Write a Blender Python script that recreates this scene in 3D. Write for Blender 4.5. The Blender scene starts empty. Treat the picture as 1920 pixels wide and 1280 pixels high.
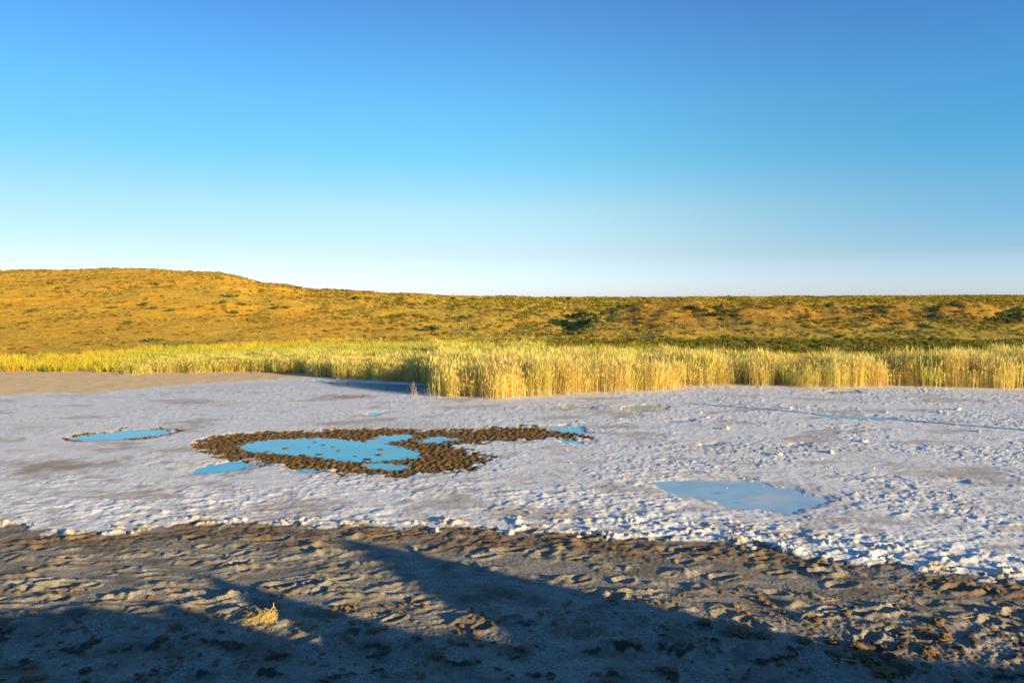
import bpy, bmesh, math, random
import numpy as np
from mathutils import Vector, Matrix

random.seed(7)
rng = np.random.default_rng(7)
R = math.radians
S = bpy.context.scene
COL = S.collection

# ------------------------------------------------------------------ camera, sky, sun, exposure
EYE, F, HOR = 4.0, 1280.0, 570.0          # eye height (m), focal length and horizon row in photo pixels
cam_d = bpy.data.cameras.new('camera')
cam = bpy.data.objects.new('camera', cam_d); COL.objects.link(cam)
cam.location = (0, 0, EYE); cam.rotation_euler = (R(90), 0, 0)
cam_d.sensor_width = 36; cam_d.lens = 24
cam_d.shift_y = -(640 - HOR) / 1920
cam_d.clip_start = 0.1; cam_d.clip_end = 6000
S.camera = cam

SUN_EL = R(10.0)
SUN_XY = Vector((0.845, -0.535)).normalized()   # horizontal direction towards the sun: right and behind
TAN = math.tan(SUN_EL)
w = bpy.data.worlds.new('World'); S.world = w; w.use_nodes = True
nt = w.node_tree; nt.nodes.clear()
sky = nt.nodes.new('ShaderNodeTexSky'); sky.sky_type = 'NISHITA'; sky.sun_disc = False
sky.sun_elevation = SUN_EL
sky.sun_rotation = math.atan2(SUN_XY.x, SUN_XY.y)
sky.air_density = 1.0; sky.dust_density = 0.4; sky.ozone_density = 2.5
# tint of the clear air, constant with azimuth: paler and bluer low down, deeper blue overhead
geo = nt.nodes.new('ShaderNodeTexCoord'); sep = nt.nodes.new('ShaderNodeSeparateXYZ'); nt.links.new(geo.outputs['Generated'], sep.inputs[0])
rp = nt.nodes.new('ShaderNodeValToRGB'); nt.links.new(sep.outputs['Z'], rp.inputs[0])
GAIN = [(0.0195, (1.03, 1.157, 1.947)), (0.0701, (0.982, 0.967, 1.182)), (0.1317, (1.05, 1.085, 1.054)), (0.2064, (0.67, 1.128, 1.158)), (0.2777, (0.615, 1.14, 1.28)), (0.3382, (0.566, 1.052, 1.292)), (0.3996, (0.518, 0.929, 1.249)), (0.75, (0.518, 0.929, 1.249))]   #GAIN
while len(rp.color_ramp.elements) < len(GAIN): rp.color_ramp.elements.new(0.5)
for e_, (p_, c_) in zip(rp.color_ramp.elements, GAIN): e_.position = p_; e_.color = (*[v/4 for v in c_], 1)
sc4 = nt.nodes.new('ShaderNodeVectorMath'); sc4.operation = 'SCALE'; sc4.inputs['Scale'].default_value = 4.0; nt.links.new(rp.outputs[0], sc4.inputs[0])
rx = nt.nodes.new('ShaderNodeValToRGB'); rx.color_ramp.interpolation = 'B_SPLINE'
mx_ = nt.nodes.new('ShaderNodeMapRange'); mx_.inputs['From Min'].default_value = -1; nt.links.new(sep.outputs['X'], mx_.inputs['Value']); nt.links.new(mx_.outputs[0], rx.inputs[0])
AZ = [(0.10, (.64,.67,.76)), (0.30, (.75,.77,.85)), (0.5, (1.03,1.03,1.02)), (0.66, (.86,.88,.94)), (0.84, (.48,.64,.80))]
while len(rx.color_ramp.elements) < len(AZ): rx.color_ramp.elements.new(0.5)
for e_, (p_, c_) in zip(rx.color_ramp.elements, AZ): e_.position = p_; e_.color = (*c_, 1)
rm = nt.nodes.new('ShaderNodeValToRGB'); rm.color_ramp.interpolation = 'B_SPLINE'; nt.links.new(mx_.outputs[0], rm.inputs[0])
AZM = [(0.10, (.58,.63,.74)), (0.30, (.72,.74,.84)), (0.5, (1.04,1.04,1.02)), (0.66, (.82,.90,.98)), (0.84, (.30,.64,.93))]
while len(rm.color_ramp.elements) < len(AZM): rm.color_ramp.elements.new(0.5)
for e_, (p_, c_) in zip(rm.color_ramp.elements, AZM): e_.position = p_; e_.color = (*c_, 1)
rb_ = nt.nodes.new('ShaderNodeMix'); rb_.data_type = 'RGBA'; fm = nt.nodes.new('ShaderNodeMapRange'); fm.interpolation_type = 'SMOOTHSTEP'
fm.inputs['From Min'].default_value = .12; fm.inputs['From Max'].default_value = .34; nt.links.new(sep.outputs['Z'], fm.inputs['Value']); nt.links.new(fm.outputs[0], rb_.inputs[0])
nt.links.new(rm.outputs[0], rb_.inputs[6]); nt.links.new(rx.outputs[0], rb_.inputs[7])
m0 = nt.nodes.new('ShaderNodeVectorMath'); m0.operation = 'MULTIPLY'; nt.links.new(sc4.outputs[0], m0.inputs[0]); 
rh = nt.nodes.new('ShaderNodeMix'); rh.data_type = 'RGBA'; fz = nt.nodes.new('ShaderNodeMapRange'); fz.interpolation_type = 'SMOOTHSTEP'
fz.inputs['From Max'].default_value = .13; nt.links.new(sep.outputs['Z'], fz.inputs['Value']); nt.links.new(fz.outputs[0], rh.inputs[0])
rl = nt.nodes.new('ShaderNodeMix'); rl.data_type = 'RGBA'; rl.inputs[0].default_value = .55; rl.inputs[7].default_value = (1,1,1,1)
nt.links.new(rx.outputs[0], rl.inputs[6]); nt.links.new(rl.outputs[2], rh.inputs[6]); nt.links.new(rb_.outputs[2], rh.inputs[7])
nt.links.new(rh.outputs[2], m0.inputs[1])
hs = nt.nodes.new('ShaderNodeVectorMath'); hs.operation = 'MULTIPLY'; nt.links.new(m0.outputs[0], hs.inputs[1])
bg = nt.nodes.new('ShaderNodeBackground'); bg.inputs['Strength'].default_value = 0.10
wo = nt.nodes.new('ShaderNodeOutputWorld')
nt.links.new(sky.outputs[0], hs.inputs[0]); nt.links.new(hs.outputs[0], bg.inputs['Color'])
nt.links.new(bg.outputs[0], wo.inputs['Surface'])

sun_d = bpy.data.lights.new('sun', 'SUN'); sun_d.energy = 5.0; sun_d.angle = R(0.5)
sun_d.color = (1.0, 0.765, 0.385)
sun = bpy.data.objects.new('sun', sun_d); COL.objects.link(sun)
to_sun = Vector((SUN_XY.x*math.cos(SUN_EL), SUN_XY.y*math.cos(SUN_EL), math.sin(SUN_EL)))
sun.rotation_euler = to_sun.to_track_quat('Z', 'Y').to_euler()
sun.location = to_sun * 60

S.view_settings.view_transform = 'Standard'; S.view_settings.look = 'None'
S.view_settings.gamma = 1; S.view_settings.use_curve_mapping = False
S.view_settings.exposure = 1.2
S.render.engine = 'CYCLES'

# ------------------------------------------------------------------ numpy noise
_perm = np.random.default_rng(3).permutation(256); _perm = np.concatenate([_perm, _perm, _perm])
_ang = np.random.default_rng(5).random(256) * 2 * np.pi
_gx, _gy = np.cos(_ang), np.sin(_ang)
def pn(x, y, s=0):
    x = np.asarray(x, float) + s*17.31; y = np.asarray(y, float) + s*9.77
    xf = np.floor(x); yf = np.floor(y)
    xi = xf.astype(np.int64) & 255; yi = yf.astype(np.int64) & 255
    dx = x - xf; dy = y - yf
    u = dx*dx*dx*(dx*(dx*6-15)+10); v = dy*dy*dy*(dy*(dy*6-15)+10)
    def g(ix, iy, ax, ay):
        h = _perm[_perm[ix & 255] + (iy & 255)]
        return _gx[h]*ax + _gy[h]*ay
    a = g(xi, yi, dx, dy); b = g(xi+1, yi, dx-1, dy)
    c = g(xi, yi+1, dx, dy-1); d = g(xi+1, yi+1, dx-1, dy-1)
    return ((a + u*(b-a)) + v*((c + u*(d-c)) - (a + u*(b-a)))) * 1.5
def fbm(x, y, o=4, s=0, g=0.5):
    t = 0; a = 1.0; f = 1.0
    for i in range(o):
        t = t + a*pn(x*f, y*f, s+i*3); a *= g; f *= 2.03
    return t
def sst(a, b, x):
    t = np.clip((x-a)/(b-a), 0, 1); return t*t*(3-2*t)

# ------------------------------------------------------------------ photo pixel -> flat ground
def gp(x, y, z=0.0):
    Y = (EYE - z)*F/(y-HOR); return ((x-960)*Y/F, Y)
def gpoly(pts): return np.array([gp(*p) for p in pts])
def sdf(poly, X, Y):
    """signed distance in metres, negative inside"""
    d = np.full(X.shape, 1e9); ins = np.zeros(X.shape, bool); n = len(poly)
    for i in range(n):
        ax, ay = poly[i]; bx, by = poly[(i+1) % n]
        ex, ey = bx-ax, by-ay
        t = np.clip(((X-ax)*ex + (Y-ay)*ey)/(ex*ex+ey*ey+1e-12), 0, 1)
        d = np.minimum(d, np.hypot(X-ax-t*ex, Y-ay-t*ey))
        c = ((ay > Y) != (by > Y)) & (X < (bx-ax)*(Y-ay)/((by-ay) if by != ay else 1e-9) + ax)
        ins ^= c
    return np.where(ins, -d, d)
def line(pts):
    a = sorted(gp(*p) for p in pts); return np.array([p[0] for p in a]), np.array([p[1] for p in a])

# near shore (brown mud / white salt), far left beach, reed front
SH = line([(0,985),(80,992),(150,1001),(215,1002),(280,993),(350,982),(450,978),(540,984),(620,986),(800,990),(960,994),(1060,1000),(1150,1010),
           (1240,1008),(1330,1018),(1450,1028),(1520,1040),(1600,1052),(1700,1064),(1800,1076),(1920,1092)])
SH = (np.concatenate([[-60,-25,-14],SH[0],[12,20,60]]), np.concatenate([[13.2,12.8,12.2],SH[1],[9.0,8.2,6.5]]))
BE = line([(0,742),(100,739),(200,735),(300,727),(390,719),(480,713),(560,709),(600,706)])
BE = (np.concatenate([[-200,-45],BE[0],[-8,60]]), np.concatenate([[27,27.5],BE[1],[80,90]]))
RF = line([(60,697),(150,699),(250,702),(330,700),(450,697),(560,701),(610,709),(680,713),(740,716),(806,720)])
RF2 = line([(815,741),(870,746),(940,748),(1000,745),(1040,742),(1080,737),(1160,736),(1240,733),(1300,724),(1400,722),(1500,726),(1600,727),(1680,723),(1760,727),(1850,728),(1920,731)])
RFX = np.concatenate([[-300,-60],RF[0],RF2[0],[40,120,400]])
RFY = np.concatenate([[44,42],RF[1],RF2[1],[30.5,31,33]])
def reed_front(X): return np.interp(X, RFX, RFY) + 0.35*pn(X*0.9, X*0.0+3.3) + 0.18*pn(X*3.1, X*0+8.1)

ALG = gpoly([(365,838),(378,824),(430,815),(470,812),(560,808),(640,806),(700,803),(780,806),(850,806),(920,802),(1000,799),(1060,806),(1102,820),(1060,825),
             (1000,823),(940,828),(880,832),(845,834),(870,843),(930,858),(900,868),(872,885),(800,886),(740,896),(690,893),(640,886),(560,878),(480,868),(420,857),(385,850)])
PUD = {
 'main': [(450,836),(480,828),(530,823),(600,822),(660,826),(700,832),(740,836),(778,846),(778,856),(740,860),(700,864),(650,862),(600,855),(540,850),(480,845)],
 'upper': [(690,827),(720,817),(765,815),(772,820),(740,826),(705,833)],
 'upper2': [(788,823),(830,818),(855,823),(820,829),(795,828)],
 'left': [(135,820),(170,812),(240,805),(300,803),(330,808),(300,817),(220,823),(150,826)],
 'lower_left': [(362,880),(395,868),(440,864),(490,868),(455,878),(400,888),(370,886)],
 'lower_mid': [(552,880),(590,878),(604,884),(560,885)],
 'lower_right': [(690,868),(740,866),(765,874),(730,880),(695,878)],
 'ice': [(1200,902),(1300,897),(1390,899),(1440,907),(1500,917),(1545,930),(1562,942),(1535,952),(1490,962),(1450,962),(1380,952),(1290,932),(1225,914)],
 'right_tip': [(1000,799),(1060,796),(1104,804),(1092,812),(1040,806)],
 'right_tip2': [(1050,823),(1095,826),(1090,831),(1055,829)],
 'far_right': [(1515,775),(1580,777),(1672,783),(1640,787),(1560,784)],
 'far_mid': [(690,773),(726,772),(718,777),(694,778)],
 'spot_a': [(1248,787),(1290,786),(1300,790),(1255,791)],
 'spot_b': [(1312,831),(1342,831),(1340,836),(1316,836)],
 'spot_c': [(1480,831),(1508,831),(1505,836),(1484,835)],
 'spot_d': [(1775,898),(1820,900),(1815,905),(1785,903)],
 'spot_e': [(1060,760),(1115,762),(1105,766),(1065,765)],
 'reed_mirror': [(1160,762),(1215,759),(1262,763),(1240,769),(1170,770)],
 'reed_mirror2': [(1545,733),(1605,732),(1612,736),(1560,738)],
 'shadow_pool': [(590,714),(700,717),(812,722),(813,738),(760,735),(700,729),(640,722)],
}
PUDW = {k: gpoly(v) for k, v in PUD.items()}
STAIN = [([(0,868),(60,862),(140,860),(250,864),(272,870),(200,880),(110,892),(0,898)], 1.0),
         ([(600,742),(650,739),(715,742),(690,748),(620,749)], 1.3),
         ([(770,915),(800,905),(860,912),(900,925),(880,938),(800,936),(760,930)], .35),
         ([(1300,985),(1380,976),(1430,985),(1410,995),(1310,995)], .6),
         ([(1720,830),(1790,827),(1800,831),(1730,833)], .9),
         ([(1690,880),(1800,870),(1920,880),(1920,915),(1800,905),(1700,895)], .7),
         ([(1735,925),(1760,935),(1770,955),(1745,950)], .9),
         ([(1790,935),(1830,950),(1850,962),(1810,955)], .8),
         ([(770,968),(830,960),(850,972),(790,980)], .8),
         ([(890,925),(930,915),(935,932),(900,938)], .7)]
STAINW = [(gpoly(p), a) for p, a in STAIN]

# hollows / hoof prints trodden into the mud and the dust
_r = np.random.default_rng(21)
PITS = []
for i in range(150):
    x = _r.uniform(-100, 2020); y = _r.uniform(1000, 1235)
    X, Y = gp(x, y)
    PITS.append((X, Y, _r.uniform(.10,.24), _r.uniform(.07,.14), _r.uniform(-.5,.7), _r.uniform(.02,.05)))
for (x, y, a, b) in [(1545,1075,.2,.12),(1800,1105,.25,.12),(905,1043,.2,.08),(955,1033,.3,.1),(1630,1150,.3,.12),(500,1012,.35,.12),(520,1098,.2,.13),(590,1095,.15,.12),(110,1100,.3,.1)]:
    X, Y = gp(x, y); PITS.append((X, Y, a, b, .1, .06))
# worn ridge scarps catching the sun
RIDGES = []
for i in range(330):
    x = _r.uniform(-150, 2070); y = _r.uniform(985, 1180)
    X, Y = gp(x, y)
    L = _r.uniform(.14,.5)*(.8 if x > 900 else 1.3)
    RIDGES.append((X, Y, L, _r.uniform(.022,.045), _r.normal(.12 if x < 900 else -.05,.14), _r.uniform(.016,.045)))

# hills table: columns in photo x, rows in metres from the eye
HY = np.array([38,50,62,75,90,110,130,165,220,300,420,700,1500,3500.])
HC = {-1500:[0,0,.3,1.2,3.0,5.6,8.4,11.5,14.0,15,12,6,4,4], -300:[0,0,0,.6,2.2,4.8,7.3,11.2,14.6,15.5,12,6,4,4],
      0:[0,0,0,.5,2.0,4.5,7.0,11.0,14.6,15.6,12,6,4,4], 250:[0,0,0,.4,1.9,4.5,7.0,11.1,15.1,15.8,12,6,4,4],
      400:[0,0,0,.4,1.8,4.0,6.4,10.1,14.1,14.0,11,6,4,4], 500:[0,0,0,.4,1.5,3.2,5.1,7.9,10.9,11.0,10,6,4,4],
      600:[0,0,0,.35,1.2,2.6,4.0,6.2,8.5,9.4,9,6,4,4], 750:[0,0,0,.3,1.0,2.0,3.0,4.6,6.4,8.1,8.6,7,6,5],
      900:[0,0,0,.2,.8,1.5,2.3,3.5,5.0,6.8,7.4,7,6,6], 1020:[0,0,0,.2,.5,.9,1.5,2.8,4.4,6.2,7.1,7,6,6],
      1075:[0,0,0,.1,.2,.2,.4,1.7,4.0,6.0,7.1,7,6,6], 1130:[0,0,0,.1,.6,2.3,2.1,2.3,4.0,6.0,7.2,7,6,6],
      1200:[0,0,0,.1,.7,2.8,2.4,2.4,3.9,6.0,7.3,7,6,6], 1400:[0,0,0,.1,.5,2.9,3.3,2.5,3.9,6.2,7.7,7.5,6,6],
      1600:[0,0,0,.1,.2,1.2,3.3,2.9,3.9,6.2,8.1,8,6,6], 1800:[0,0,0,.1,.2,.9,3.4,3.1,4.0,6.4,8.6,8,6,6],
      1875:[0,0,0,.1,.2,.6,2.4,3.0,4.0,6.4,8.7,8,6,6], 1960:[0,0,0,.1,.2,.9,3.4,3.2,4.1,6.4,8.7,8,6,6],
      3500:[0,0,0,.1,.3,1.0,3.0,3.2,4.1,6.4,8.7,8,6,6]}
HX = np.array(sorted(HC)); HT = np.array([HC[k] for k in HX], float)
def hills(X, Y):
    px = np.clip(960 + X/np.maximum(Y, 1)*F + 14*pn(X*.06, Y*.06, 40), -1500, 3500)
    yy = np.clip(Y, HY[0], HY[-1])
    fi = np.interp(px, HX, np.arange(len(HX))); i0 = np.clip(fi.astype(int), 0, len(HX)-2); fx = fi - i0; fx = fx*fx*(3-2*fx)
    fj = np.interp(yy, HY, np.arange(len(HY))); j0 = np.clip(fj.astype(int), 0, len(HY)-2); fy = fj - j0
    # smooth (catmull-rom) along the distance
    def row(i):
        p0 = HT[i, np.clip(j0-1,0,99)]; p1 = HT[i, j0]; p2 = HT[i, j0+1]; p3 = HT[i, np.clip(j0+2,0,len(HY)-1)]
        t = fy
        return p1 + .5*t*((p2-p0) + t*((2*p0-5*p1+4*p2-p3) + t*(3*(p1-p2)+p3-p0)))
    z = row(i0)*(1-fx) + row(i0+1)*fx
    k = sst(58, 110, Y)
    ridge = sst(85, 105, Y)*(1-sst(150, 190, Y))*sst(1040, 1120, px)
    bc = 112 + 2.5*pn(px/60, px*0+.3, 62) + np.interp(px, [1400, 1600], [0, 12])
    hb = (1.25*sst(1070,1190,px)*(1-sst(1300,1420,px)) + .9*sst(1380,1480,px)*(1-sst(1850,1880,px)) + 1.0*sst(1890,1920,px))*(1+.5*pn(px/45, Y/30, 63))
    q_ = Y - bc
    z = z + hb*np.where(q_ < 0, np.exp(-(q_/9)**2), np.exp(-(q_/3.2)**2))
    z = z + k*(.7*fbm(X/26, Y/26, 4, 50)) + ridge*(.5*fbm(X/9, Y/9, 4, 61) + .35*(np.abs(fbm(X/4.5, Y/6, 3, 64))-.25)) + .35*sst(500,800,px)*sst(64,80,Y)*fbm(X/8, Y/8, 3, 65) + .06*sst(50,60,Y)*fbm(X/3, Y/3, 3, 71)
    return z

def ground(X, Y, masks=False):
    X = np.asarray(X, float); Y = np.asarray(Y, float)
    nz = hills(X, Y)
    near = 1 - sst(44, 50, Y)
    wob = .20*fbm(X*1.1, Y*1.1, 3, 1) + .26*fbm(X*2.6, Y*5.0, 4, 2)
    t = (Y - np.interp(X, *SH)) + wob                       # >0 on the salt
    mud = 1 - sst(-.03, .03, t)
    tb = (np.interp(X, *BE) - Y) + .8*fbm(X*.35, Y*.9, 3, 4)
    beach = 1 - sst(-.3, .3, tb)
    tr = reed_front(X) - Y
    bed = (1 - sst(-.2, .5, tr))
    far = 1 - (1-beach)*(1-bed*.9)
    # algae, puddles and stains, edges roughened
    e1 = .16*fbm(X*1.6, Y*1.6, 4, 12) + .05*fbm(X*7, Y*5, 2, 13)
    alg = np.zeros(X.shape); pud = np.zeros(X.shape); stain = np.zeros(X.shape); ice = np.zeros(X.shape)
    def box(P, m=1.2): return (X > P[:,0].min()-m) & (X < P[:,0].max()+m) & (Y > P[:,1].min()-m) & (Y < P[:,1].max()+m)
    b = box(ALG); tip = sst(-1.5, 1.5, X[b]); d = sdf(ALG, X[b], Y[b]) - .1 + (1.3+.6*tip)*e1[b]; alg[b] = (1 - sst(-.12, .1, d))*(1 - sst(.2-.2*tip, .45, fbm(X[b]*2.4, Y[b]*1.8, 3, 14))*sst(-.5, -.1, d))
    for k, P in PUDW.items():
        b = box(P, .6)
        if b.any():
            small = k.startswith('spot') or k in ('far_mid', 'lower_mid')
            v = 1 - sst(-.14, .07, sdf(P, X[b], Y[b]) + e1[b]*(.5 if small else .9) + .1*(not small)*0)
            pud[b] = np.maximum(pud[b], v)
            if k == 'ice': ice[b] = np.maximum(ice[b], v)
    out = np.zeros(X.shape)
    for k, P in PUDW.items():
        if k in ('shadow_pool',): continue
        b = box(P, 1.2)
        if b.any(): out[b] = np.maximum(out[b], 1 - sst(-.05, .55 if len(P) > 6 else .3, sdf(P, X[b], Y[b]) + 2.2*e1[b]))
    b = box(PUDW['left'], 1.0); d = sdf(PUDW['left'], X[b], Y[b]) + 2*e1[b]
    alg[b] = np.maximum(alg[b], 1.0*(1-sst(.04, .2, np.abs(d-.02)))*sst(-.08, .2, pn(X[b]*1.6, Y[b]*1.3, 77)))
    b = box(PUDW['right_tip'], 1.2)
    for P, a in STAINW:
        b = box(P, 1.5); stain[b] = np.maximum(stain[b], a*(1 - sst(-.7, .25, sdf(P, X[b], Y[b]) + 2.2*e1[b])))
    # scattered fainter brown films
    stain = np.maximum(stain, .6*sst(.22, .6, fbm(X*.35, Y*.75, 4, 33))*(1-sst(28,34,Y)))
    stain = np.maximum(stain, .6*sst(.35, .6, fbm(X*1.1, Y*2.0, 3, 34))*(1-sst(4,9,t)))
    salt = (1-mud)*(1-far)
    # --- salt relief
    c, s_ = math.cos(.22), math.sin(.22)
    U = X*c + Y*s_*.6; V = Y*c - X*s_
    nearS = 1 - sst(.8, 4.5, t)                                # crumpled zone next to the shore
    left = 1 - sst(-2, 3, X)
    bil = fbm(U*2.0, V*4.2, 4, 20, .5)
    bil = sst(-.25, .85, bil)
    med = fbm(U*3.3, V*3.6, 3, 24)
    fine = fbm(X*7.0, Y*7.0, 3, 28, .6)
    cell = sst(.05, .7, fbm(X*4.2+.6*fine, Y*3.4, 3, 31))
    calm = (1 - .82*np.clip(stain, 0, 1))*(1-.85*ice)
    patch = .45 + .75*sst(-.35, .35, fbm(X*.28, Y*.4, 3, 35))
    zs = .018 + (.032*bil*nearS + .014*bil*(1-nearS) + .007*med*(.4+nearS) + .0075*fine + .015*cell*(1-nearS*.6) + .011*np.abs(fbm(X*5.5, Y*4.5, 2, 29))*(1-.5*left)*(1-.55*left))*calm*patch*.85
    smoothleft = left*sst(2.5, 5, t)
    zs = zs*(1-.25*smoothleft) + .006*smoothleft
    zs = zs + np.clip(stain,0,1)*.012*sst(-.3,.6,fbm(X*1.2,Y*1.6,2,90))
    lip = np.exp(-((t-.14)/.17)**2)*sst(.0, .6, fbm(X*1.4, Y*3.5, 4, 36))
    lip2 = np.exp(-((t-.75)/.5)**2)*sst(.1, .6, fbm(X*2.3, Y*3.5, 4, 37))*sst(-3, 2, X)
    zs = zs + (.042*lip + .028*lip2)*(1+1.2*fine)
    # --- mud relief
    ym = .018*fbm(X*.55, Y*.9, 2, 41)
    U2 = X + .25*Y; V2 = Y - .12*X*left + .08*X*(1-left)
    rg = 1 - np.abs(fbm(U2*1.3, V2*3.4, 3, 44))*1.6
    ym = ym + .015*sst(.5, .95, rg)*sst(-.1,.4,fbm(X*.8,Y*1.0,2,46)) + .004*fbm(X*3.5, Y*6.0, 3, 47) + .004*fbm(X*20, Y*20, 2, 48)
    grit = .005*fbm(X*24, Y*24, 2, 49)*sst(-.2,.4,fbm(X*1.3,Y*1.3,2,52))
    ym = ym + grit
    for (px_, py_, a, bb, ang, dep) in PITS:
        b = (np.abs(X-px_) < 2.2*a) & (np.abs(Y-py_) < 2.2*a)
        if not b.any(): continue
        dx = X[b]-px_; dy = Y[b]-py_; ca, sa = math.cos(ang), math.sin(ang)
        q = np.hypot((dx*ca+dy*sa)/a, (dy*ca-dx*sa)/bb) + .35*pn(X[b]*6, Y[b]*6, 60)
        ym[b] += dep*(-1.0*(1-sst(.35, .95, q)) + .5*np.exp(-((q-1.15)/.22)**2))
    for (px_, py_, a, bb, ang, dep) in RIDGES:
        b = (np.abs(X-px_) < 1.6*a+.2) & (np.abs(Y-py_) < 1.2*a+.2)
        if not b.any(): continue
        dx = X[b]-px_; dy = Y[b]-py_; ca, sa = math.cos(ang), math.sin(ang)
        uu = (dx*ca+dy*sa)/a; vv = (dy*ca-dx*sa + .09*pn(X[b]*3.5, Y[b]*3.5, 64) + .06*uu*uu)/bb
        ym[b] += dep*np.clip(1-uu*uu, 0, 1)*np.where(vv < 0, np.exp(-(vv*1.25)**2), np.exp(-(vv/2.2)**2))*(1+.5*pn(X[b]*9, Y[b]*9, 66))
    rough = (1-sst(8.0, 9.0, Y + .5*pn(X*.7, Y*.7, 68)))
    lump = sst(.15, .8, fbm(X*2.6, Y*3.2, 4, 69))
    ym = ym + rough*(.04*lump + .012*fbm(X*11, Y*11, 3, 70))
    # brown band just before the salt: torn crust
    band = np.exp(-((t+.45)/.5)**2)*sst(-.5,.3,fbm(X*.7,Y*1.5,3,73)+.25)
    ym = ym + band*.022*fbm(X*5, Y*7, 4, 72)
    zb = .02*fbm(X*.8, Y*1.2, 3, 80) + .03
    z = mud*ym + (1-mud)*((1-far)*zs + far*zb)
    # --- puddles, algae
    lum = fbm(X*8.5, Y*6.5, 3, 95, .7)
    z = z*(1-.8*out)
    stain = np.maximum(stain, .42*out)
    z = z*(1-alg) + alg*(-.010 + .030*lum)
    z = z*(1-pud) + pud*np.where(ice > 0, -.019 + .013*fbm(X*1.8, Y*3.5, 3, 92)*sst(1.0, .9, ice) + .005*fbm(X*3, Y*6, 3, 93), -.05)
    isl = 0*lum
    z = z + pud*isl*.075
    z = near*z + nz
    if not masks: return z
    global LIPM; LIPM = np.clip(lip*1.3 + .6*lip2, 0, 1)*(1-mud)
    return z, mud, np.clip(alg*(1-pud)+isl*pud,0,1), np.clip(stain,0,1), far, ice, rough*lump*mud, band*mud, t

# ------------------------------------------------------------------ materials
def mat(name, rough=.9, spec=.2):
    m = bpy.data.materials.new(name); m.use_nodes = True
    b = m.node_tree.nodes['Principled BSDF']
    b.inputs['Roughness'].default_value = rough
    b.inputs['Specular IOR Level'].default_value = spec
    return m, m.node_tree, b
class N:
    def __init__(s, tree): s.t = tree
    def node(s, typ, **kw):
        n = s.t.nodes.new(typ)
        for k, v in kw.items(): setattr(n, k, v)
        return n
    def link(s, a, b): s.t.links.new(a, b)
    def noise(s, vec, scale, detail=4, rough=.55, out='Fac'):
        n = s.node('ShaderNodeTexNoise'); n.inputs['Scale'].default_value = scale
        n.inputs['Detail'].default_value = detail; n.inputs['Roughness'].default_value = rough
        if vec is not None: s.link(vec, n.inputs['Vector'])
        return n.outputs[out]
    def ramp(s, fac, lo, hi):
        n = s.node('ShaderNodeMapRange', clamp=True, interpolation_type='SMOOTHSTEP')
        n.inputs['From Min'].default_value = lo; n.inputs['From Max'].default_value = hi
        s.link(fac, n.inputs['Value']); return n.outputs[0]
    def math(s, op, a, b):
        n = s.node('ShaderNodeMath', operation=op)
        for i, v in enumerate((a, b)):
            if isinstance(v, (int, float)): n.inputs[i].default_value = v
            else: s.link(v, n.inputs[i])
        return n.outputs[0]
    def mix(s, fac, a, b):
        n = s.node('ShaderNodeMix', data_type='RGBA')
        if isinstance(fac, (int, float)): n.inputs[0].default_value = fac
        else: s.link(fac, n.inputs[0])
        for i, v in ((6, a), (7, b)):
            if isinstance(v, tuple): n.inputs[i].default_value = (*v, 1)
            else: s.link(v, n.inputs[i])
        return n.outputs[2]
    def attr(s, name, typ='GEOMETRY', out='Fac'):
        n = s.node('ShaderNodeAttribute', attribute_name=name, attribute_type=typ); return n.outputs[out]
    def pos(s, scale=(1,1,1)):
        g = s.node('ShaderNodeNewGeometry'); m = s.node('ShaderNodeMapping'); m.inputs['Scale'].default_value = scale
        s.link(g.outputs['Position'], m.inputs['Vector']); return m.outputs[0]
    def bump(s, h, dist, strength=1.0, bsdf=None, prev=None):
        n = s.node('ShaderNodeBump'); n.inputs['Distance'].default_value = dist; n.inputs['Strength'].default_value = strength
        s.link(h, n.inputs['Height'])
        if prev is not None: s.link(prev, n.inputs['Normal'])
        if bsdf: s.link(n.outputs[0], bsdf.inputs['Normal'])
        return n.outputs[0]

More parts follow.
